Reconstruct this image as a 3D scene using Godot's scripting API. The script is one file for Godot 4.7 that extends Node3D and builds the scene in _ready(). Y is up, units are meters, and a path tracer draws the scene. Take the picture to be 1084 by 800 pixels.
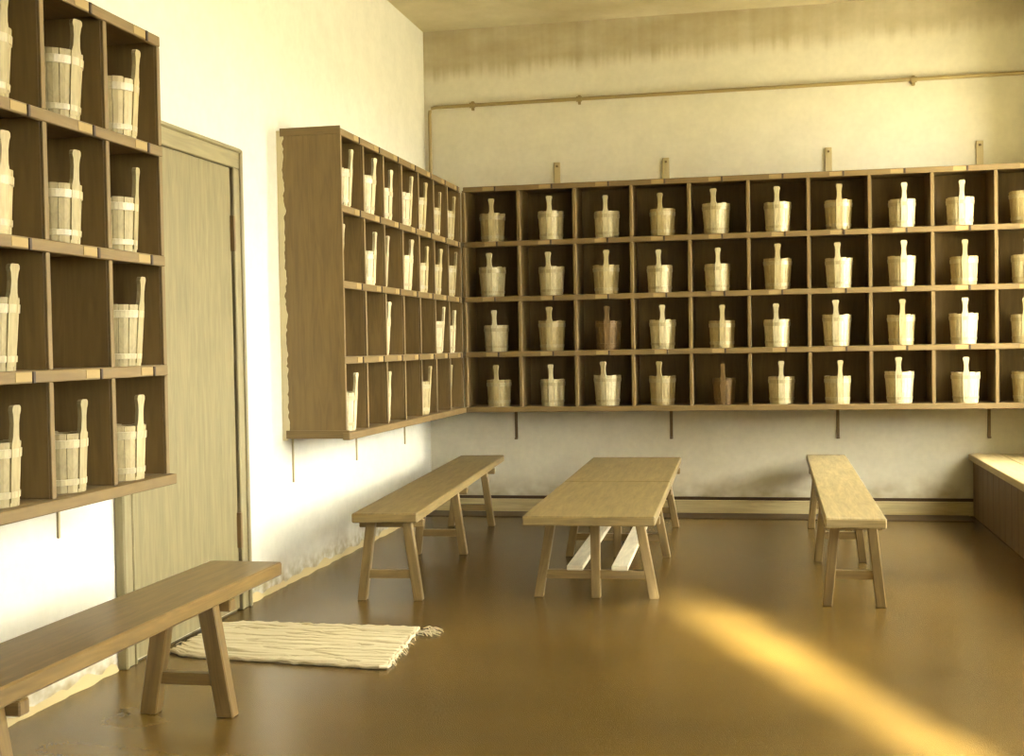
extends Node3D
# A whitewashed room with pigeonhole shelves full of stave buckets, trestle benches and a trestle table.
# Corner of left and back wall at the origin: x runs along the back wall, z towards the camera, y up, metres.

const CEIL := 3.622
const RX := 4.5        # inner face of the right wall
const FZ := 12.5       # inner face of the wall behind the camera
const WT := 0.55        # wall thickness

var M := {}
var used := {}
var uvseed := 0
var rng := RandomNumberGenerator.new()

# ------------------------------------------------------------------ helpers
func numbered(called: String) -> String:
	var n: int = used.get(called, 0)
	used[called] = n + 1
	return called if n == 0 else "%s_%03d" % [called, n]

func mb() -> SurfaceTool:
	var st := SurfaceTool.new()
	st.begin(Mesh.PRIMITIVE_TRIANGLES)
	return st

func tri(st: SurfaceTool, a: Vector3, b: Vector3, c: Vector3, n: Vector3, ua: Vector2, ub: Vector2, uc: Vector2) -> void:
	if (b - a).cross(c - a).dot(n) > 0.0:
		var t := b; b = c; c = t
		var tu := ub; ub = uc; uc = tu
	st.set_normal(n); st.set_uv(ua); st.add_vertex(a)
	st.set_normal(n); st.set_uv(ub); st.add_vertex(b)
	st.set_normal(n); st.set_uv(uc); st.add_vertex(c)

func quad(st: SurfaceTool, a: Vector3, b: Vector3, c: Vector3, d: Vector3, n: Vector3, ua: Vector2, ub: Vector2, uc: Vector2, ud: Vector2) -> void:
	tri(st, a, b, c, n, ua, ub, uc)
	tri(st, a, c, d, n, ua, uc, ud)

# a box of size s with chamfered edges, baked through the transform t (which may shear); texture runs along its longest side
func box(st: SurfaceTool, s: Vector3, t: Transform3D, bev := 0.003) -> void:
	uvseed += 1
	var off := Vector2(fmod(uvseed * 0.371, 1.0), fmod(uvseed * 0.617, 1.0))
	var long := 0
	if s.y >= s.x and s.y >= s.z: long = 1
	elif s.z >= s.x and s.z >= s.y: long = 2
	var h := s * 0.5
	bev = minf(bev, minf(h.x, minf(h.y, h.z)) * 0.6)
	var uvof := func(p: Vector3, ax: int) -> Vector2:
		var u := p[long]
		var oth: Array[int] = []
		for k in 3:
			if k != long: oth.append(k)
		var v := p[oth[0]] if oth[0] != ax else p[oth[1]]
		if ax == long:
			u = p[oth[0]]; v = p[oth[1]]
		return Vector2(u / 5.0, v / 0.45) + off
	var put := func(pts: Array, out: Vector3, ax: int) -> void:
		var w: Array[Vector3] = []
		for p in pts: w.append(t * (p as Vector3))
		var n: Vector3 = (w[1] - w[0]).cross(w[2] - w[0]).normalized()
		var o: Vector3 = t.basis * out
		if n.dot(o) < 0.0: n = -n
		if pts.size() == 4:
			quad(st, w[0], w[1], w[2], w[3], n, uvof.call(pts[0], ax), uvof.call(pts[1], ax), uvof.call(pts[2], ax), uvof.call(pts[3], ax))
		else:
			tri(st, w[0], w[1], w[2], n, uvof.call(pts[0], ax), uvof.call(pts[1], ax), uvof.call(pts[2], ax))
	for ax in 3:
		var a1 := (ax + 1) % 3
		var a2 := (ax + 2) % 3
		for sg in [-1.0, 1.0]:
			var o := Vector3.ZERO; o[ax] = sg
			var pts := []
			for c in [[-1, -1], [1, -1], [1, 1], [-1, 1]]:
				var p := Vector3.ZERO
				p[ax] = sg * h[ax]; p[a1] = c[0] * (h[a1] - bev); p[a2] = c[1] * (h[a2] - bev)
				pts.append(p)
			put.call(pts, o, ax)
	for ax in 3:
		var a1 := (ax + 1) % 3
		var a2 := (ax + 2) % 3
		for s1 in [-1.0, 1.0]:
			for s2 in [-1.0, 1.0]:
				var o := Vector3.ZERO; o[a1] = s1; o[a2] = s2
				var pa := Vector3.ZERO; pa[ax] = -(h[ax] - bev); pa[a1] = s1 * h[a1]; pa[a2] = s2 * (h[a2] - bev)
				var pb := pa; pb[ax] = h[ax] - bev
				var pc := Vector3.ZERO; pc[ax] = h[ax] - bev; pc[a1] = s1 * (h[a1] - bev); pc[a2] = s2 * h[a2]
				var pd := pc; pd[ax] = -(h[ax] - bev)
				put.call([pa, pb, pc, pd], o, a1)
	for sx in [-1.0, 1.0]:
		for sy in [-1.0, 1.0]:
			for sz in [-1.0, 1.0]:
				var q := Vector3(sx * h.x, sy * h.y, sz * h.z)
				var i := Vector3(sx, sy, sz) * bev
				put.call([Vector3(q.x, q.y - i.y, q.z - i.z), Vector3(q.x - i.x, q.y, q.z - i.z), Vector3(q.x - i.x, q.y - i.y, q.z)], Vector3(sx, sy, sz), 0)

func bx(st: SurfaceTool, lo: Vector3, hi: Vector3, bev := 0.003) -> void:
	box(st, hi - lo, Transform3D(Basis(), (lo + hi) * 0.5), bev)

func obj(called: String, st: SurfaceTool, m: Material, parent: Node = self) -> MeshInstance3D:
	var o := MeshInstance3D.new()
	o.name = numbered(called) if parent == self else called
	o.mesh = st.commit()
	o.material_override = m
	parent.add_child(o, true)
	return o

func part_box(called: String, lo: Vector3, hi: Vector3, m: Material, parent: Node, bev := 0.003) -> MeshInstance3D:
	var st := mb()
	bx(st, lo, hi, bev)
	return obj(called, st, m, parent)

func share(called: String, mesh: Mesh, m: Material, at: Vector3, parent: Node) -> MeshInstance3D:
	var o := MeshInstance3D.new()
	o.name = called; o.mesh = mesh; o.material_override = m
	o.position = at
	parent.add_child(o, true)
	return o

func thing(called: String, label: String, category: String, at := Vector3.ZERO, turn := 0.0, group := "") -> Node3D:
	var o := Node3D.new()
	o.name = numbered(called)
	add_child(o, true)
	o.position = at
	o.rotation.y = turn
	tag(o, label, category, group)
	return o

func tag(o: Node, label: String, category: String, group := "") -> void:
	o.set_meta("label", label)
	o.set_meta("category", category)
	if group: o.set_meta("group", group)

func struct(o: Node, label: String, category: String) -> void:
	tag(o, label, category)
	o.set_meta("kind", "structure")

# surface of revolution round y; prof is an array of Vector2(radius, height)
func lathe(st: SurfaceTool, prof: Array, n: int) -> void:
	for i in n:
		for k in prof.size() - 1:
			var pts: Array[Vector3] = []
			var us: Array[Vector2] = []
			for c in [[i, k], [i + 1, k], [i + 1, k + 1], [i, k + 1]]:
				var a: float = TAU * c[0] / n
				var p: Vector2 = prof[c[1]]
				var r := p.x
				pts.append(Vector3(sin(a) * r, p.y, cos(a) * r))
				us.append(Vector2(p.y / 0.9, float(c[0]) / n * 2.0))
			var d: Vector2 = prof[k + 1] - prof[k]
			var nn := Vector2(d.y, -d.x).normalized()
			var am := TAU * (i + 0.5) / n
			var nv := Vector3(sin(am) * nn.x, nn.y, cos(am) * nn.x)
			quad(st, pts[0], pts[1], pts[2], pts[3], nv, us[0], us[1], us[2], us[3])

# round tube along a polyline
func tube(st: SurfaceTool, path: Array, r: float, n := 10, caps := true) -> void:
	var rings := []
	for i in path.size():
		var p: Vector3 = path[i]
		var d: Vector3
		if i == 0: d = path[1] - p
		elif i == path.size() - 1: d = p - path[i - 1]
		else: d = (path[i + 1] - p).normalized() + (p - path[i - 1]).normalized()
		d = d.normalized()
		var up := Vector3.UP if absf(d.y) < 0.9 else Vector3.RIGHT
		var a := d.cross(up).normalized()
		var b := a.cross(d).normalized()
		var ring := []
		for k in n: ring.append([p + (a * cos(TAU * k / n) + b * sin(TAU * k / n)) * r, a * cos(TAU * (k + 0.5) / n) + b * sin(TAU * (k + 0.5) / n)])
		rings.append(ring)
	var len := 0.0
	for i in path.size() - 1:
		var l2: float = len + (path[i + 1] - path[i]).length()
		for k in n:
			var k2 := (k + 1) % n
			quad(st, rings[i][k][0], rings[i][k2][0], rings[i + 1][k2][0], rings[i + 1][k][0], rings[i][k][1], Vector2(len, float(k) / n), Vector2(len, float(k + 1) / n), Vector2(l2, float(k + 1) / n), Vector2(l2, float(k) / n))
		len = l2
	if caps:
		for e in [0, path.size() - 1]:
			var d: Vector3 = (path[0] - path[1]) if e == 0 else (path[e] - path[e - 1])
			for k in n:
				tri(st, path[e], rings[e][k][0], rings[e][(k + 1) % n][0], d.normalized(), Vector2.ZERO, Vector2(0, 1), Vector2(1, 1))

# outline in the xy plane, extruded from z0 to z1, baked through t
func extrude(st: SurfaceTool, poly: PackedVector2Array, z0: float, z1: float, t: Transform3D) -> void:
	var ids := Geometry2D.triangulate_polygon(poly)
	for z in [z0, z1]:
		var n := (t.basis * Vector3(0, 0, -1 if z == z0 else 1)).normalized()
		for i in range(0, ids.size(), 3):
			var a := poly[ids[i]]; var b := poly[ids[i + 1]]; var c := poly[ids[i + 2]]
			tri(st, t * Vector3(a.x, a.y, z), t * Vector3(b.x, b.y, z), t * Vector3(c.x, c.y, z), n, Vector2(a.y / 1.6, a.x / 0.32), Vector2(b.y / 1.6, b.x / 0.32), Vector2(c.y / 1.6, c.x / 0.32))
	var mid := Vector2.ZERO
	for p in poly: mid += p / poly.size()
	var ccw := not Geometry2D.is_polygon_clockwise(poly)
	for i in poly.size():
		var a := poly[i]; var b := poly[(i + 1) % poly.size()]
		var d := b - a
		var n2 := Vector2(d.y, -d.x) if ccw else Vector2(-d.y, d.x)
		var n := (t.basis * Vector3(n2.x, n2.y, 0)).normalized()
		quad(st, t * Vector3(a.x, a.y, z0), t * Vector3(b.x, b.y, z0), t * Vector3(b.x, b.y, z1), t * Vector3(a.x, a.y, z1), n, Vector2(a.y / 1.6, 0), Vector2(b.y / 1.6, 0), Vector2(b.y / 1.6, 0.04), Vector2(a.y / 1.6, 0.04))

# ------------------------------------------------------------------ textures and materials
func noise(seed_: int, freq: float, oct := 4) -> FastNoiseLite:
	var n := FastNoiseLite.new()
	n.noise_type = FastNoiseLite.TYPE_PERLIN
	n.seed = seed_; n.frequency = freq
	n.fractal_type = FastNoiseLite.FRACTAL_FBM
	n.fractal_octaves = oct
	return n

func tex(img: Image) -> ImageTexture:
	img.generate_mipmaps()
	return ImageTexture.create_from_image(img)

# wood: long streaks along u, tone varying between lo and 1
func wood_image(seed_: int, lo: float) -> Image:
	var S := 512
	var a := noise(seed_, 0.012, 3).get_seamless_image(S, S)
	var b := noise(seed_ + 7, 0.028, 5).get_seamless_image(S, S)
	var img := Image.create(S, S, false, Image.FORMAT_RGB8)
	for y in S:
		for x in S:
			var w := a.get_pixel(x, y).r
			var ring := absf(fposmod(w * 5.0, 1.0) - 0.5) * 2.0
			var f := b.get_pixel(x, y).r
			var v := clampf(lo + (1.0 - lo) * (0.30 * ring + 0.85 * f), 0.0, 1.0)
			img.set_pixel(x, y, Color(v, v * (0.97 + 0.03 * v), v * (0.93 + 0.07 * v)))
	return img

func mat(c: Color, rough: float, t: Texture2D = null, nt: Texture2D = null, ns := 0.4, spec := 0.5) -> StandardMaterial3D:
	var m := StandardMaterial3D.new()
	m.albedo_color = c
	m.roughness = rough
	m.metallic_specular = spec
	if t: m.albedo_texture = t
	if nt:
		m.normal_enabled = true; m.normal_texture = nt; m.normal_scale = ns
	m.texture_filter = BaseMaterial3D.TEXTURE_FILTER_LINEAR_WITH_MIPMAPS_ANISOTROPIC
	return m

func c8(r: int, g: int, b: int) -> Color:
	return Color8(r, g, b)

func plaster_image(W: int, H: int, wm: float, hm: float, seed_: int, dirt: Callable) -> Image:
	var n1 := noise(seed_, 0.9, 5)
	var n2 := noise(seed_ + 3, 7.0, 3)
	var n3 := noise(seed_ + 5, 26.0, 2)
	var img := Image.create(W, H, false, Image.FORMAT_RGB8)
	for y in H:
		for x in W:
			var px := wm * (x + 0.5) / W
			var py := hm * (1.0 - (y + 0.5) / H)
			var v := 0.955 + 0.035 * n1.get_noise_2d(px, py) + 0.03 * n2.get_noise_2d(px, py) + 0.02 * n3.get_noise_2d(px, py)
			var d: float = dirt.call(px, py)
			var k := clampf(1.0 - d, 0.0, 1.0)
			img.set_pixel(x, y, Color(clampf(v * lerpf(0.60, 1.0, k), 0, 1), clampf(v * lerpf(0.52, 1.0, k), 0, 1), clampf(v * lerpf(0.34, 1.0, k), 0, 1)))
	return img

func make_materials() -> void:
	var w1 := tex(wood_image(11, 0.72))
	var w2 := tex(wood_image(23, 0.82))
	M.shelf = mat(c8(119, 97, 54), 0.62, w2)
	M.pale = mat(c8(214, 204, 172), 0.6, w2)
	M.bench = mat(c8(142, 122, 76), 0.42, w1)
	M.bench_pale = mat(c8(176, 158, 112), 0.42, w1)  # paler top for the bench near the counter
	M.bench_old = mat(c8(126, 102, 58), 0.34, w1)
	M.table = mat(c8(144, 125, 80), 0.42, w1)
	M.leg = mat(c8(138, 116, 70), 0.5, w1)
	M.bucket = [mat(c8(196, 184, 144), 0.6, w2), mat(c8(174, 158, 112), 0.6, w2), mat(c8(116, 90, 46), 0.65, w1), mat(c8(158, 144, 102), 0.65, w2)]
	M.hoop = mat(c8(176, 162, 120), 0.38, w2, null, 0.4, 0.6)
	M.card = mat(c8(148, 126, 80), 0.8)
	M.peg = mat(c8(52, 34, 14), 0.6)
	M.iron = mat(c8(104, 82, 44), 0.55)
	M.strap = mat(c8(176, 160, 116), 0.6)
	M.pipe = mat(c8(146, 128, 80), 0.5)
	M.door = mat(c8(132, 121, 84), 0.55, w2)
	M.casing = mat(c8(142, 131, 94), 0.5, w2)
	M.jute = mat(c8(194, 182, 146), 0.9)
	M.counter = mat(c8(190, 172, 122), 0.45, w2)
	M.counter_side = mat(c8(108, 80, 36), 0.6, w1)  # darker than the counter top: shade of the front is put into the colour
	M.frame = mat(c8(214, 200, 156), 0.5, w2)
	M.skirt = mat(c8(196, 180, 132), 0.7, w2)
	M.dark_strip = mat(c8(72, 50, 16), 0.5, w1)  # dark brown for the two strips at the foot of the back wall
	M.plaster_edge = mat(c8(206, 194, 154), 0.85)
	M.fillet = mat(c8(176, 158, 112), 0.9)
	M.paint = mat(c8(119, 97, 54), 0.55, w2)
	# plaster
	var nrm := noise(77, 0.02, 5).get_seamless_image(512, 512)
	nrm.bump_map_to_normal_map(2.0)
	var ntex := tex(nrm)
	# back wall: damp stains that run down in streaks from the ceiling line
	var nd := noise(5, 1.0, 4)
	var ns := noise(9, 1.0, 3)
	var nf := noise(15, 1.0, 3)
	var back := plaster_image(1280, 1024, RX, CEIL, 3, func(x: float, y: float) -> float:
		var streak := 0.5 + 0.5 * ns.get_noise_2d(x * 14.0, y * 0.6)
		var edge := 3.25 + 0.05 * nd.get_noise_2d(x * 1.3, 4.0) + 0.028 * x - 0.17 * maxf(0.0, streak - 0.45)
		var d := smoothstep(edge - 0.02, edge + 0.12, y) * (0.34 + 0.22 * streak + 0.18 * nd.get_noise_2d(x * 2.0, y * 6.0))
		d *= 1.0 - 0.35 * smoothstep(2.2, 3.4, x)
		var low := smoothstep(0.30 + 0.12 * nd.get_noise_2d(x * 3.0, 9.0), 0.12, y) * clampf(0.22 + 0.5 * nf.get_noise_2d(x * 7.0, y * 9.0), 0, 1)
		return clampf(d + low, 0.0, 0.8))
	M.wall_back = mat(c8(219, 213, 190), 0.9, tex(back), ntex, 0.25)
	var left := plaster_image(1400, 640, FZ, CEIL, 8, func(x: float, y: float) -> float:
		var low := smoothstep(0.17 + 0.10 * nd.get_noise_2d(x * 3.0, 2.0), 0.0, y) * clampf(0.40 + 0.7 * nf.get_noise_2d(x * 16.0, y * 20.0), 0, 1)
		return clampf(low, 0.0, 0.7))
	M.wall_left = mat(c8(215, 211, 192), 0.9, tex(left), ntex, 0.25)
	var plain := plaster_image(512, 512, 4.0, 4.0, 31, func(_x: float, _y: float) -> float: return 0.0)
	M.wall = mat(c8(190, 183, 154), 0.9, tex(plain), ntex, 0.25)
	M.ceiling = mat(c8(210, 200, 164), 0.9, tex(plaster_image(512, 512, 4.5, 11.0, 41, func(x: float, y: float) -> float: return clampf(0.16 + 0.4 * nd.get_noise_2d(x * 1.2, y * 1.2), 0, 0.6))), ntex, 0.2)
	# floor: worn dark concrete, mottled
	var W := 1024
	var H := 2048
	var g1 := noise(61, 0.9, 3)
	var grain := RandomNumberGenerator.new()
	grain.seed = 6
	var g2 := noise(62, 5.0, 2)
	var img := Image.create(W, H, false, Image.FORMAT_RGB8)
	for y in H:
		var z := FZ * (y + 0.5) / H
		for x in W:
			var px := RX * (x + 0.5) / W
			var v := 0.62 + 0.20 * g1.get_noise_2d(px, z) + 0.08 * g2.get_noise_2d(px * 0.35, z * 0.8)
			v = clampf(v + grain.randf_range(-0.012, 0.012), 0.05, 1.2)
			img.set_pixel(x, y, Color(0.58 * v, 0.456 * v, 0.20 * v))
	M.floor = mat(Color.WHITE, 0.27, tex(img))
	M.floor.metallic_specular = 0.5

# ------------------------------------------------------------------ structure
# box with one flat UV sheet over its face, for plastered walls: uv from the two given axes over the size
func slab(st: SurfaceTool, lo: Vector3, hi: Vector3, ux: int, uy: int, su: float, sv: float, flip := true) -> void:
	var c := [lo, hi]
	for ax in 3:
		var a1 := (ax + 1) % 3
		var a2 := (ax + 2) % 3
		for sg in 2:
			var n := Vector3.ZERO; n[ax] = -1.0 if sg == 0 else 1.0
			var pts: Array[Vector3] = []
			var us: Array[Vector2] = []
			for k in [[0, 0], [1, 0], [1, 1], [0, 1]]:
				var p := Vector3.ZERO
				p[ax] = c[sg][ax]; p[a1] = c[k[0]][a1]; p[a2] = c[k[1]][a2]
				pts.append(p)
				us.append(Vector2(p[ux] / su, (1.0 - p[uy] / sv) if flip else p[uy] / sv))
			quad(st, pts[0], pts[1], pts[2], pts[3], n, us[0], us[1], us[2], us[3])

func make_room() -> void:
	var st := mb()
	slab(st, Vector3(0, -0.2, 0), Vector3(RX, 0, FZ), 0, 2, RX, FZ, false)
	struct(obj("floor", st, M.floor), "worn dark glossy concrete floor of the room", "floor")
	st = mb()
	slab(st, Vector3(-WT, CEIL, -WT), Vector3(RX + WT, CEIL + 0.25, FZ + WT), 0, 2, RX, FZ, false)
	struct(obj("ceiling", st, M.ceiling), "pale plastered ceiling with faint damp patches", "ceiling")
	st = mb()
	slab(st, Vector3(0, -0.2, -WT), Vector3(RX, CEIL, 0), 0, 1, RX, CEIL)
	struct(obj("wall_back", st, M.wall_back), "whitewashed wall with streaked damp stains under the ceiling", "wall")
	st = mb()
	slab(st, Vector3(-WT, -0.2, -WT), Vector3(0, CEIL, FZ + WT), 2, 1, FZ, CEIL)
	struct(obj("wall_left", st, M.wall_left), "bright whitewashed wall that holds the door", "wall")
	st = mb()
	slab(st, Vector3(0, -0.2, FZ), Vector3(RX, CEIL, FZ + WT), 0, 1, 4.0, 4.0)
	struct(obj("wall_front", st, M.counter_side), "unseen wall opposite the long shelf, boarded dark to cut bounced light", "wall")  # dark boards are added here to cut light bounced from behind the camera
	# right wall with deep windows
	st = mb()
	var z := -WT
	for w in windows:
		slab(st, Vector3(RX, -0.2, z), Vector3(RX + WT, CEIL, w[0]), 2, 1, 4.0, 4.0)
		slab(st, Vector3(RX, -0.2, w[0]), Vector3(RX + WT, w[2], w[1]), 2, 1, 4.0, 4.0)
		slab(st, Vector3(RX, w[3], w[0]), Vector3(RX + WT, CEIL, w[1]), 2, 1, 4.0, 4.0)
		z = w[1]
	slab(st, Vector3(RX, -0.2, z), Vector3(RX + WT, CEIL, FZ + WT), 2, 1, 4.0, 4.0)
	struct(obj("wall_right", st, M.wall), "whitewashed wall with deep window openings above the counter", "wall")
	for i in windows.size():
		var w: Array = windows[i]
		var o := Node3D.new()
		o.name = "window_%d" % (i + 1)
		add_child(o)
		o.position = Vector3(RX + WT - 0.06, w[2], (w[0] + w[1]) * 0.5)
		struct(o, "deep window opening with a thin wooden frame, number %s along the counter wall" % ["one", "two", "three", "four"][i], "window")
		var hw: float = (w[1] - w[0]) * 0.5
		var hh: float = w[3] - w[2]
		for s in [-1, 1]:
			part_box("frame_post", Vector3(-0.03, 0, s * (hw - 0.015) - 0.015), Vector3(0.03, hh, s * (hw - 0.015) + 0.015), M.frame, o)
		part_box("frame_rail", Vector3(-0.03, 0, -hw + 0.03), Vector3(0.03, 0.05, hw - 0.03), M.frame, o)
		part_box("frame_rail", Vector3(-0.03, hh - 0.04, -hw + 0.03), Vector3(0.03, hh, hw - 0.03), M.frame, o)
		part_box("glazing_bar", Vector3(-0.012, hh * 0.62, -hw + 0.03), Vector3(0.012, hh * 0.62 + 0.03, hw - 0.03), M.frame, o)
		if i == 3:
			part_box("added_shutter", Vector3(-WT + 0.06, 0.01, -hw + 0.55), Vector3(-WT + 0.085, hh - 0.01, hw - 0.005), M.frame, o)  # unseen leaf, added to narrow the opening and hold back frontal sky light
	# skirting along the back wall: thin dark strip on top of a pale board, flat dark strip on the floor
	var b := Node3D.new()
	b.name = "baseboard_back"
	add_child(b)
	struct(b, "pale skirting board with a dark top line along the back wall", "baseboard")
	part_box("board", Vector3(0.002, 0.0, 0.0), Vector3(RX - 0.002, 0.098, 0.022), M.skirt, b, 0.004)
	part_box("cap_strip", Vector3(0.002, 0.099, 0.0), Vector3(RX - 0.002, 0.122, 0.012), M.dark_strip, b, 0.003)
	var tr := part_box("trim_1", Vector3(0.0, 0.0, 0.024), Vector3(3.88, 0.006, 0.30), M.dark_strip, self, 0.002)
	struct(tr, "flat dark strip on the floor along the back wall", "trim")
	var bl := Node3D.new()
	bl.name = "baseboard_left"
	add_child(bl)
	struct(bl, "rough pale mortar fillet where the door wall meets the floor", "baseboard")
	for seg in [[0.03, 3.47], [4.70, FZ - 0.02]]:
		var s2 := mb()
		var n := int((seg[1] - seg[0]) / 0.035)
		var nn := noise(91, 1.0, 3)
		for i in n:
			var za: float = lerpf(seg[0], seg[1], float(i) / n)
			var zb: float = lerpf(seg[0], seg[1], float(i + 1) / n)
			var ra := 0.014 + 0.022 * nn.get_noise_1d(za * 7.0)
			var rb := 0.014 + 0.022 * nn.get_noise_1d(zb * 7.0)
			quad(s2, Vector3(0.0, ra * 1.9, za), Vector3(0.0, rb * 1.9, zb), Vector3(rb, 0.0, zb), Vector3(ra, 0.0, za), Vector3(0.88, 0.47, 0), Vector2(za, 0), Vector2(zb, 0), Vector2(zb, 0.1), Vector2(za, 0.1))
		obj("fillet", s2, M.fillet, bl)

func make_door() -> void:
	var d := Node3D.new()
	d.name = "door_1"
	add_child(d)
	d.position = Vector3(0, 0, 4.08)
	struct(d, "plain painted flush door with a moulded casing between two wall shelves", "door")
	# local z from -0.604 (far) to 0.613
	part_box("leaf", Vector3(0.002, 0.01, -0.509), Vector3(0.018, 2.117, 0.510), M.door, d, 0.003)
	for s in [-1, 1]:
		var zi: float = s * 0.512
		var zo: float = s * 0.61
		part_box("casing_board", Vector3(0.001, 0.0, minf(zi, zo)), Vector3(0.030, 2.118, maxf(zi, zo)), M.casing, d, 0.004)
		part_box("casing_bead", Vector3(0.001, 0.0, minf(zo - s * 0.022, zo)), Vector3(0.044, 2.215, maxf(zo - s * 0.022, zo)), M.casing, d, 0.006)
		part_box("casing_bead", Vector3(0.001, 0.0, minf(zi, zi + s * 0.014)), Vector3(0.037, 2.118, maxf(zi, zi + s * 0.014)), M.casing, d, 0.004)
	part_box("casing_head", Vector3(0.001, 2.119, -0.588), Vector3(0.032, 2.20, 0.588), M.casing, d, 0.004)
	part_box("casing_bead", Vector3(0.001, 2.196, -0.588), Vector3(0.046, 2.216, 0.588), M.casing, d, 0.005)
	for y in [0.30, 1.72]:
		part_box("hinge", Vector3(0.010, y, -0.515), Vector3(0.040, y + 0.17, -0.498), M.iron, d, 0.003)

# ------------------------------------------------------------------ shelves
# local frame: x along the front from 0 to n * pitch, z = depth (front at depth), y from the lowest board (0) up
var shelf_proto := {}
func make_shelf(label: String, at: Vector3, turn: float, n: int, pitch: float, depth: float, height: float, group: String, tag_from := 0.48, end_lo := 0.012, end_hi := 0.012) -> Node3D:
	var t := thing("pigeonhole_shelf", label, "shelf", at, turn, group)
	var rows := 4
	var rh := height / rows
	var L := n * pitch
	for i in n:
		part_box("back_panel", Vector3(i * pitch + 0.001, 0, 0.003), Vector3((i + 1) * pitch - 0.001, height, 0.018), M.shelf, t, 0.002)
	for j in rows + 1:
		var y := j * rh
		part_box("shelf_board", Vector3(0, y - 0.011, 0.018), Vector3(L, y + 0.011, depth - 0.020), M.shelf, t, 0.002)
		var lip := 0.02 if j == 0 else 0.0
		part_box("face_rail", Vector3(-end_lo - (lip * 0.5 if end_lo > 0.0 else 0.0), y - 0.0275, depth - 0.019), Vector3(L + end_hi + (lip * 0.5 if end_hi > 0.0 else 0.0), y + 0.0108, depth + lip), M.shelf, t, 0.003)
	for i in n + 1:
		for j in rows:
			var st: SurfaceTool
			var key := "div%.3f_%.3f_%d" % [depth, rh, (i + j) % 3]
			if not shelf_proto.has(key):
				st = mb()
				bx(st, Vector3(-0.011, 0.012, 0.019), Vector3(0.011, rh - 0.012, depth - 0.013), 0.002)
				shelf_proto[key] = st.commit()
			var o := share("divider", shelf_proto[key], M.shelf, Vector3(i * pitch, j * rh, 0), t)
			key = "edge%.3f_%.3f_%d" % [depth, rh, (i * 2 + j) % 3]
			if not shelf_proto.has(key):
				st = mb()
				bx(st, Vector3(-0.0115, 0.0115, depth - 0.0125), Vector3(0.0115, rh - 0.028, depth - 0.002), 0.002)
				shelf_proto[key] = st.commit()
			share("front_edge", shelf_proto[key], M.shelf, Vector3.ZERO, o)
	if not shelf_proto.has("card"):
		var st := mb()
		bx(st, Vector3(-0.042, -0.014, 0), Vector3(0.042, 0.014, 0.002), 0.0006)
		shelf_proto["card"] = st.commit()
		st = mb()
		bx(st, Vector3(-0.006, -0.019, 0), Vector3(0.006, 0.016, 0.006), 0.001)
		shelf_proto["peg"] = st.commit()
	for i in n:
		for j in rows:
			var y := (j + 1) * rh - 0.0085
			var cx := (i + tag_from) * pitch + rng.randf_range(-0.012, 0.012)
			share("label_card", shelf_proto["card"], M.card, Vector3(cx, y, depth), t)
			share("peg", shelf_proto["peg"], M.peg, Vector3(cx + 0.05, y, depth), t)
	return t

func bracket(parent: Node, x: float, drop: float, m: Material, w := 0.022, foot := true) -> void:
	var st := mb()
	bx(st, Vector3(x - w * 0.5, -drop, 0.0), Vector3(x + w * 0.5, -0.02, 0.010), 0.002)
	bx(st, Vector3(x - w * 0.5, -0.030, 0.0), Vector3(x + w * 0.5, -0.020, 0.20), 0.002)
	if foot: bx(st, Vector3(x - w * 0.5, -drop, 0.0), Vector3(x + w * 0.5, -drop + 0.012, 0.030), 0.002)
	obj("bracket", st, m, parent)

func strap(parent: Node, x: float, y0: float, y1: float) -> void:
	var st := mb()
	bx(st, Vector3(x - 0.024, y0, 0.0), Vector3(x + 0.024, y1, 0.014), 0.003)
	var o := obj("hanger_strap", st, M.strap, parent)
	st = mb()
	box(st, Vector3(0.016, 0.016, 0.01), Transform3D(Basis(Vector3.BACK, 0.6), Vector3(x, y1 - 0.03, 0.018)), 0.003)
	obj("nail_head", st, M.iron, o)

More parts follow.
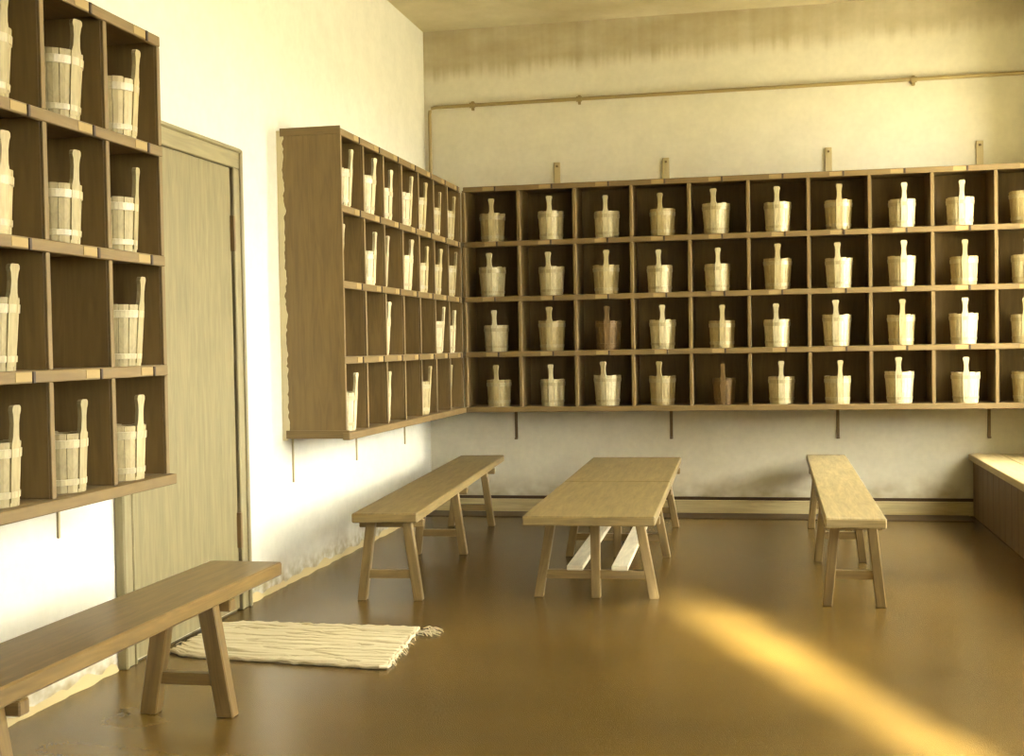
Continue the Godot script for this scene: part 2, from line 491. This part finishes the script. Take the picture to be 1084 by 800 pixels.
# ------------------------------------------------------------------ buckets
var buckets := []
func bucket_mesh(rt: float, rb: float, h: float, staves: int, seed_: int) -> Mesh:
	var st := mb()
	rng.seed = seed_
	var prof := [Vector2(rb, 0.0), Vector2(lerpf(rb, rt, 0.33), h * 0.33), Vector2(lerpf(rb, rt, 0.66), h * 0.66), Vector2(rt, h), Vector2(rt - 0.012, h), Vector2(rb - 0.012, 0.03)]
	for s in staves:
		var a0 := TAU * (s - 0.5) / staves
		var a1 := TAU * (s + 0.5) / staves
		var e := 0.018
		var cols := [[a0, -0.003], [a0 + e, 0.0], [(a0 + a1) * 0.5, 0.0008], [a1 - e, 0.0], [a1, -0.003]]
		var dh := rng.randf_range(-0.003, 0.003)
		var voff := rng.randf()
		for k in cols.size() - 1:
			for q in prof.size() - 1:
				var pts: Array[Vector3] = []
				var us: Array[Vector2] = []
				for c in [[k, q], [k + 1, q], [k + 1, q + 1], [k, q + 1]]:
					var p: Vector2 = prof[c[1]]
					var a: float = cols[c[0]][0]
					var r: float = p.x + (cols[c[0]][1] if c[1] < 4 else 0.0)
					var yy: float = p.y + (dh if c[1] == 3 or c[1] == 4 else 0.0)
					pts.append(Vector3(sin(a) * r, yy, cos(a) * r))
					us.append(Vector2(p.y / 0.9 + voff, a * 0.09 / 0.32 + voff))
				var n := (pts[1] - pts[0]).cross(pts[3] - pts[0]).normalized()
				var d: Vector2 = prof[q + 1] - prof[q]
				var am: float = (cols[k][0] + cols[k + 1][0]) * 0.5
				var want := Vector3(sin(am) * d.y, -d.x, cos(am) * d.y)
				if n.dot(want) < 0.0: n = -n
				quad(st, pts[0], pts[1], pts[2], pts[3], n, us[0], us[1], us[2], us[3])
	# bottom board
	for i in 20:
		var a := TAU * i / 20.0
		var b := TAU * (i + 1) / 20.0
		for yy in [0.004, 0.03]:
			var r := rb - 0.008
			tri(st, Vector3(0, yy, 0), Vector3(sin(a) * r, yy, cos(a) * r), Vector3(sin(b) * r, yy, cos(b) * r), Vector3(0, -1 if yy < 0.01 else 1, 0), Vector2.ZERO, Vector2(0.1, 0), Vector2(0.1, 0.1))
	return st.commit()

func handle_mesh(rt: float, rb: float, h: float, up: float, w: float) -> Mesh:
	var st := mb()
	var pts := PackedVector2Array()
	var right := [Vector2(w * 0.56, 0.012), Vector2(w * 0.62, h * 0.98), Vector2(w * 0.45, h + up * 0.15), Vector2(w * 0.40, h + up * 0.5), Vector2(w * 0.50, h + up * 0.74), Vector2(w * 0.64, h + up * 0.86), Vector2(w * 0.60, h + up * 0.95), Vector2(w * 0.42, h + up)]
	for p in right: pts.append(p)
	for i in range(right.size() - 1, -1, -1): pts.append(Vector2(-right[i].x, right[i].y))
	# the stave leans with the wall of the bucket
	var lean := (rt - rb) / h
	var t := Transform3D(Basis(Vector3(1, 0, 0), Vector3(0, 1, lean), Vector3(0, 0, 1)), Vector3(0, 0, rb - 0.0125))
	extrude(st, pts, 0.0, 0.0145, t)
	return st.commit()

func hoop_mesh(rt: float, rb: float, h: float, y0: float, y1: float) -> Mesh:
	var st := mb()
	var a := lerpf(rb, rt, y0 / h)
	var b := lerpf(rb, rt, y1 / h)
	lathe(st, [Vector2(a - 0.001, y0), Vector2(a + 0.0032, y0 + 0.001), Vector2(b + 0.0032, y1 - 0.001), Vector2(b - 0.001, y1)], 40)
	return st.commit()

func make_bucket_kinds() -> void:
	for kd in [[0.094, 0.080, 0.205, 0.105, 0.034, 14], [0.090, 0.080, 0.190, 0.110, 0.032, 13], [0.098, 0.082, 0.215, 0.100, 0.036, 15], [0.080, 0.068, 0.185, 0.10, 0.03, 12]]:
		var d := {"body": bucket_mesh(kd[0], kd[1], kd[2], kd[5], int(kd[2] * 1000)), "handle": handle_mesh(kd[0], kd[1], kd[2], kd[3], kd[4])}
		d.top = hoop_mesh(kd[0], kd[1], kd[2], kd[2] - 0.045, kd[2] - 0.018)
		d.low = hoop_mesh(kd[0], kd[1], kd[2], 0.025, 0.045)
		buckets.append(d)

func bucket(kind: int, tone: int, at: Vector3, turn: float, label: String, group: String) -> void:
	var o := thing("wooden_bucket", label, "bucket", at, turn, group)
	var d: Dictionary = buckets[kind]
	share("body", d.body, M.bucket[tone], Vector3.ZERO, o)
	share("handle", d.handle, M.bucket[tone], Vector3.ZERO, o)
	share("hoop", d.top, M.bucket[2] if tone == 2 else M.hoop, Vector3.ZERO, o)
	share("hoop", d.low, M.bucket[2] if tone == 2 else M.hoop, Vector3.ZERO, o)

# ------------------------------------------------------------------ trestle furniture
# local z along the length, origin on the floor under the middle; trestle z positions in zs
func trestle(called: String, label: String, category: String, at: Vector3, turn: float, o: Dictionary) -> Node3D:
	var t := thing(called, label, category, at, turn, o.get("group", ""))
	var h: float = o.h
	var th: float = o.th
	var w: float = o.w
	var z0: float = o.z0
	var z1: float = o.z1
	var splits: Array = o.get("splits", [])
	var cuts := [z0] + splits + [z1]
	for i in cuts.size() - 1:
		var st := mb()
		bx(st, Vector3(-w * 0.5, h - th, cuts[i] + (0.001 if i else 0.0)), Vector3(w * 0.5, h, cuts[i + 1] - (0.001 if i + 2 < cuts.size() else 0.0)), 0.006)
		obj("top_board", st, o.top, t)
	var lh := h - th - 0.001
	for z in o.zs:
		# batten under the top
		part_box("batten", Vector3(-w * 0.5 + 0.003, h - th - 0.040, z - o.ld * 0.5 - 0.046), Vector3(w * 0.5 + 0.003, h - th - 0.0005, z - o.ld * 0.5 - 0.002), o.leg, t, 0.004)
		for s in [-1, 0, 1] if o.get("three", false) else [-1, 1]:
			var st := mb()
			var xf: float = s * o.foot
			var xt: float = s * o.head
			var sh := Transform3D(Basis(Vector3(1, 0, 0), Vector3((xt - xf) / lh, 1, 0), Vector3(0, 0, 1)), Vector3((xf + xt) * 0.5, lh * 0.5, z))
			box(st, Vector3(o.lw, lh, o.ld), sh, 0.004)
			obj("leg", st, o.leg, t)
		var cy: float = o.bar
		var half: float = lerpf(o.foot, o.head, cy / lh)
		var st2 := mb()
		bx(st2, Vector3(-half - 0.004, cy - 0.021, z - 0.016), Vector3(half + 0.004, cy + 0.021, z + 0.016), 0.003)
		obj("crossbar", st2, o.leg, t)
	if o.has("stretchers"):
		for x in o.stretchers:
			var st3 := mb()
			bx(st3, Vector3(x - 0.04, o.bar + 0.022, o.zs[0] - 0.10), Vector3(x + 0.04, o.bar + 0.046, o.zs[o.zs.size() - 1] + 0.03), 0.003)
			obj("stretcher", st3, M.pale, t)
	return t

# ------------------------------------------------------------------ mat
func make_mat() -> void:
	var c := [Vector2(0.075, 4.46), Vector2(0.075, 3.87), Vector2(1.0, 3.885), Vector2(1.06, 4.55)]
	var t := thing("woven_mat", "crumpled pale sackcloth mat on the floor before the door", "mat", Vector3(0.55, 0, 4.2))
	var NU := 110
	var NV := 190
	var n1 := noise(301, 1.0, 3)
	var n2 := noise(302, 1.0, 1)
	var at := func(i: int, j: int, top: bool) -> Vector3:
		var u := float(i) / NU
		var v := float(j) / NV
		var p: Vector2 = (c[1] as Vector2).lerp(c[2], u).lerp((c[0] as Vector2).lerp(c[3], u), v)
		p.x += 0.018 * n1.get_noise_2d(v * 9.0, u * 3.0 + 7.0)
		p.y += 0.022 * n1.get_noise_2d(u * 7.0, v * 2.0) * (1.0 if v < 0.5 else 0.6)
		if u < 0.12: p.y += (v - 0.5) * 0.12 * (1.0 - u / 0.12) * -1.0
		var hgt := 0.007
		if top:
			# long folds lying side by side, parted by narrow deep creases
			var k := absf(n2.get_noise_2d(u * 1.5, v * 10.0))
			var k2 := absf(n2.get_noise_2d(u * 1.1 + 30.0, v * 7.0 + u * 0.9))
			var part := clampf(0.75 + 1.6 * n1.get_noise_2d(u * 4.0, v * 4.0 + 8.0), 0.0, 1.0)
			hgt = 0.019 + 0.007 * n1.get_noise_2d(u * 2.0, v * 9.0) - 0.017 * smoothstep(0.10, 0.035, k) * part - 0.015 * smoothstep(0.08, 0.03, k2) * (1.0 - 0.6 * part)
			var e := minf(minf(u, 1.0 - u) * 1.6, minf(v, 1.0 - v))
			hgt = maxf(hgt, 0.002)
			if e <= 0.0: hgt = 0.002
		else:
			hgt = 0.001
		return Vector3(p.x - 0.55, hgt, p.y - 4.2)
	var st := mb()
	for j in NV + 1:
		for i in NU + 1:
			st.set_smooth_group(0)
			st.set_uv(Vector2(float(i) / NU, float(j) / NV))
			st.add_vertex(at.call(i, j, true))
	for j in NV:
		for i in NU:
			var a := j * (NU + 1) + i
			for q in [a, a + 1, a + NU + 2, a, a + NU + 2, a + NU + 1]: st.add_index(q)
	st.generate_normals()
	obj("cloth", st, M.jute, t)
	st = mb()
	var rope := []
	for i in 41: rope.append(at.call(int(NU * i / 40.0), 0, false) + Vector3(0, 0.009 + 0.003 * sin(i * 1.9), 0.004 * sin(i * 2.7)))
	for i in range(1, 31): rope.append(at.call(NU, int(NV * i / 30.0), false) + Vector3(0.004 * sin(i * 2.3), 0.009 + 0.003 * sin(i * 1.7), 0))
	for i in range(1, 41): rope.append(at.call(int(NU * (40 - i) / 40.0), NV, false) + Vector3(0, 0.009 + 0.003 * sin(i * 1.5), 0.004 * sin(i * 2.1)))
	tube(st, rope, 0.0075, 7)
	obj("hem_cord", st, M.jute, t)
	st = mb()
	var r := RandomNumberGenerator.new()
	r.seed = 4
	for i in 46:
		var f := r.randf()
		var p: Vector3
		var d: Vector3
		if i < 26:
			p = Vector3(lerpf(0.46, 0.51, r.randf()), 0.012, lerpf(-0.32, -0.22, f)); d = Vector3(r.randf_range(0.02, 0.075), 0, r.randf_range(-0.03, 0.04))
		elif i < 40:
			p = Vector3(lerpf(0.47, 0.505, f), 0.010, lerpf(-0.25, 0.33, f)); d = Vector3(r.randf_range(0.01, 0.03), 0, r.randf_range(-0.02, 0.03))
		else:
			p = Vector3(-0.47, 0.010, lerpf(-0.3, 0.26, f)); d = Vector3(r.randf_range(-0.04, -0.01), 0, r.randf_range(-0.02, 0.02))
		tube(st, [p, p + d * 0.5 + Vector3(0, r.randf_range(-0.003, 0.008), 0), Vector3(p.x + d.x, 0.004, p.z + d.z)], 0.0022, 5)
	obj("fringe", st, M.jute, t)

var windows := []

# ------------------------------------------------------------------ scene
func _ready() -> void:
	rng.seed = 20
	var cam := Camera3D.new()
	cam.name = "camera"
	add_child(cam)
	cam.fov = 33.79
	cam.position = Vector3(2.517, 1.247, 9.135)
	cam.rotation = Vector3(-0.0261, 0.2027, -0.0178)
	cam.current = true
	var env := Environment.new()
	env.tonemap_mode = Environment.TONE_MAPPER_LINEAR
	env.tonemap_exposure = 1.0
	env.background_mode = Environment.BG_SKY
	var sky := Sky.new()
	var sm := ProceduralSkyMaterial.new()
	sm.sky_top_color = Color(0.98, 0.972, 0.925)
	sm.sky_horizon_color = Color(0.98, 0.972, 0.925)
	sm.ground_bottom_color = Color(0.72, 0.69, 0.58)
	sm.ground_horizon_color = Color(0.78, 0.75, 0.64)
	sm.sun_angle_max = 2.0
	sm.energy_multiplier = 78.0
	sky.sky_material = sm
	env.sky = sky
	env.ambient_light_source = Environment.AMBIENT_SOURCE_SKY
	env.sdfgi_enabled = true
	env.ssao_enabled = true
	env.ssil_enabled = true
	var we := WorldEnvironment.new()
	we.name = "environment"
	we.environment = env
	add_child(we)
	# low sun that only grazes the deep windows of the right wall: travels left and away from the camera, downwards
	var sun := DirectionalLight3D.new()
	sun.name = "sun"
	add_child(sun)
	var dir := Vector3(-0.414, -0.46, -1.0).normalized()
	sun.look_at_from_position(Vector3.ZERO, dir, Vector3.UP)
	sun.light_energy = 34.0
	sun.light_color = Color(1.0, 0.98, 0.92)
	sun.light_angular_distance = 3.0
	sun.shadow_enabled = true
	windows = [[0.7, 1.6, 0.85, 3.0], [3.2, 3.9, 0.85, 3.0], [4.9, 5.5, 0.85, 3.0], [8.55, 10.42, 0.85, 3.2]]   # z from, z to, sill, head

	make_materials()
	make_room()
	make_door()

	# --- the three pigeonhole shelves
	var sg := "pigeonhole shelves on the walls"
	var back := make_shelf("long pigeonhole shelf along the back wall, above the far bench ends", Vector3(0.372, 0.795, 0.0), 0.0, 10, 0.4053, 0.353, 1.591, sg, 0.46, -0.001, 0.012)
	for x in [0.296, 1.452, 2.631, 3.65]: bracket(back, x, 0.25, M.iron)
	for a in [[0.638, 1.60, 1.80], [1.44, 1.60, 1.796], [2.586, 1.60, 1.815], [3.602, 1.60, 1.811]]: strap(back, a[0], a[1], a[2])
	# shelf on the left wall next to the corner: local x runs towards the corner
	var corner := make_shelf("short pigeonhole shelf with brown end panel between door and corner", Vector3(0.0, 0.795, 2.927), PI / 2, 7, 0.3677, 0.355, 1.591, sg, 0.62, 0.012, -0.024)
	part_box("end_panel", Vector3(-0.014, -0.020, 0.022), Vector3(-0.0115, 1.612, 0.354), M.paint, corner, 0.001)
	part_box("end_batten", Vector3(-0.020, 1.570, 0.022), Vector3(-0.0145, 1.612, 0.356), M.paint, corner, 0.002)
	part_box("end_batten", Vector3(-0.020, -0.020, 0.022), Vector3(-0.0145, 0.024, 0.372), M.paint, corner, 0.002)
	var st := mb()
	var ne := noise(401, 1.0, 3)
	for i in 120:
		var ya := lerpf(-0.03, 1.60, i / 120.0)
		var yb := lerpf(-0.03, 1.60, (i + 1) / 120.0)
		var wa := 0.036 + 0.022 * ne.get_noise_1d(ya * 9.0) + 0.014 * ne.get_noise_1d(ya * 31.0)
		var wb := 0.036 + 0.022 * ne.get_noise_1d(yb * 9.0) + 0.014 * ne.get_noise_1d(yb * 31.0)
		quad(st, Vector3(-0.017, ya, 0.002), Vector3(-0.017, yb, 0.002), Vector3(-0.0165, yb, wb), Vector3(-0.0165, ya, wa), Vector3(-1, 0, 0), Vector2.ZERO, Vector2.ZERO, Vector2.ZERO, Vector2.ZERO)
		quad(st, Vector3(-0.0165, ya, wa), Vector3(-0.0165, yb, wb), Vector3(-0.013, yb, wb), Vector3(-0.013, ya, wa), Vector3(0, 0, 1), Vector2.ZERO, Vector2.ZERO, Vector2.ZERO, Vector2.ZERO)
	obj("plaster_seal", st, M.plaster_edge, corner)
	bracket(corner, 0.115, 0.265, M.strap, 0.012, false)
	bracket(corner, 1.172, 0.245, M.strap, 0.012, false)
	bracket(corner, 2.224, 0.23, M.strap, 0.012, false)
	# shelf on the left wall nearer the camera
	var near := make_shelf("tall pigeonhole shelf on the left wall beside the door, over a bench", Vector3(0.0, 0.786, 4.907 + 4 * 0.374), PI / 2, 4, 0.374, 0.351, 1.603, sg, 0.62)
	bracket(near, 4 * 0.374 - 0.177, 0.205, M.strap, 0.012, false)

	# --- buckets
	make_bucket_kinds()
	rng.seed = 77
	var ord := ["first", "second", "third", "fourth", "fifth", "sixth", "seventh", "eighth", "ninth", "tenth"]
	var rowname := ["top row", "second row", "third row", "bottom row"]
	for i in 10:
		for r in 4:
			var kind: int = [0, 1, 2, 0, 1][(i * 3 + r * 2) % 5]
			var tone := 0 if (i + r) % 3 else 1
			if i == 2 and r == 2: tone = 2
			if i == 4 and r == 3:
				kind = 3; tone = 2
			var look: String = ["pale", "light brown", "dark"][tone]
			bucket(kind, tone, Vector3(0.372 + (i + 0.5) * 0.4053 + rng.randf_range(-0.02, 0.02), 0.795 + (3 - r) * 0.39775 + 0.0112, 0.250 + rng.randf_range(-0.02, 0.006)), rng.randf_range(-0.2, 0.15),
				"%s stave bucket in long back shelf, %s, %s compartment from the corner" % [look, rowname[r], ord[i]], "buckets in the long back shelf")
	var full := [[1, 1, 1, 1, 1, 1, 1], [1, 1, 1, 1, 1, 1, 1], [0, 1, 1, 0, 0, 1, 1], [1, 0, 1, 0, 1, 0, 1]]
	for r in 4:
		for i in 7:
			if not full[r][i]: continue
			var deep := 0.258
			if (r == 1 and i == 0) or (r == 2 and i == 1): deep = 0.185
			if (r == 2 and i == 2) or (r == 3 and i == 2) or (r == 3 and i == 6) or (r == 1 and i == 2): deep = 0.215
			var tone := 0 if i < 4 or r == 2 else 1
			bucket([0, 2, 1][(i + r) % 3], tone, Vector3(deep + rng.randf_range(-0.006, 0.006), 0.795 + (3 - r) * 0.39775 + 0.0112, 2.927 - (i + 0.5) * 0.3677 + rng.randf_range(-0.012, 0.012)), PI / 2 + rng.randf_range(-0.2, 0.1),
				"%s stave bucket in shelf beside the corner, %s, %s compartment from the door" % [["pale", "light brown"][tone], rowname[r], ord[i]], "buckets in the shelf beside the corner")
	for r in 4:
		for i in 4:
			if r == 2 and i == 1: continue
			var tone := 3 if (i + r) % 3 else 1
			bucket([0, 1, 2, 1][(i * 2 + r) % 4], tone, Vector3(0.258 + rng.randf_range(-0.01, 0.004), 0.786 + (3 - r) * 0.40075 + 0.0112, 4.907 + (i + 0.5) * 0.374 + rng.randf_range(-0.012, 0.012)), PI / 2 + rng.randf_range(-0.2, 0.15),
				"%s stave bucket in shelf over near bench, %s, %s compartment from the door" % [["pale", "light brown", "dark", "weathered grey"][tone], rowname[r], ord[i]], "buckets in the shelf over the near bench")

	# --- trestle furniture
	trestle("trestle_bench", "dark worn trestle bench under the shelf beside the door", "bench", Vector3(0.553, 0, 5.2), -0.004, {h = 0.442, th = 0.052, w = 0.292, z0 = -0.50, z1 = 2.75, zs = [0.0, 1.22, 2.42], foot = 0.143, head = 0.078, lw = 0.062, ld = 0.05, bar = 0.125, top = M.bench_old, leg = M.bench_old, group = "trestle benches"})
	trestle("trestle_bench", "trestle bench set askew along the wall below the corner shelf", "bench", Vector3(0.575, 0, 1.90), 0.075, {h = 0.443, th = 0.047, w = 0.325, z0 = -1.70, z1 = 1.47, zs = [-1.15, 0.02, 1.36], foot = 0.142, head = 0.09, lw = 0.047, ld = 0.045, bar = 0.13, top = M.bench, leg = M.leg, group = "trestle benches"})
	trestle("trestle_table", "wide low trestle table standing between two benches", "table", Vector3(1.645, 0, 1.90), 0.027, {h = 0.442, th = 0.046, w = 0.625, z0 = -1.55, z1 = 1.49, zs = [-1.2, 0.0, 1.18], splits = [0.0], foot = 0.285, head = 0.215, lw = 0.046, ld = 0.045, bar = 0.115, three = true, stretchers = [-0.10, 0.12], top = M.table, leg = M.leg})
	trestle("trestle_bench", "narrow trestle bench standing free beside the low table, near the counter", "bench", Vector3(2.905, 0, 1.92), -0.004, {h = 0.441, th = 0.046, w = 0.268, z0 = -1.79, z1 = 1.44, zs = [-1.25, 0.03, 1.23], foot = 0.122, head = 0.082, lw = 0.045, ld = 0.045, bar = 0.15, top = M.bench_pale, leg = M.leg, group = "trestle benches"})

	# --- counter along the right wall
	var ct := thing("wall_counter", "low wooden counter below the windows, front boards coloured dark as in shade", "counter", Vector3(3.88, 0, 0))
	for i in 3:
		part_box("top_board", Vector3(i * 0.2035, 0.395, 0.03), Vector3(i * 0.2035 + 0.201, 0.44, 5.2), M.counter, ct, 0.004)
	for i in 26:
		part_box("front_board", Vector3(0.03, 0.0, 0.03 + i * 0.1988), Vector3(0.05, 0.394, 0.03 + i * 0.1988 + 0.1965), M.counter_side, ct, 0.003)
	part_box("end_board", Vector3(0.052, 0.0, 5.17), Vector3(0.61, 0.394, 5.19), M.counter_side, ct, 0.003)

	# --- pipe high on the back wall
	var pp := thing("wall_pipe", "thin pipe running high along the back wall and down the corner", "pipe", Vector3(0.05, 3.045, 0.035))
	st = mb()
	var path := [Vector3(0, -0.62, 0), Vector3(0, -0.05, 0), Vector3(0.004, -0.025, 0), Vector3(0.018, -0.007, 0), Vector3(0.045, 0, 0), Vector3(RX - 0.055, 0.004, 0)]
	tube(st, path, 0.0135, 12)
	obj("tube", st, M.pipe, pp)
	for x in [0.33, 1.136, 3.488]:
		var s3 := mb()
		tube(s3, [Vector3(x - 0.02, 0.001, 0), Vector3(x + 0.02, 0.001, 0)], 0.020, 12)
		bx(s3, Vector3(x - 0.01, -0.035, -0.033), Vector3(x + 0.01, 0.032, -0.012), 0.002)
		obj("clamp", s3, M.pipe, pp)

	make_mat()
	for o in find_children("*", "GeometryInstance3D", true, false):
		(o as GeometryInstance3D).cast_shadow = GeometryInstance3D.SHADOW_CASTING_SETTING_ON
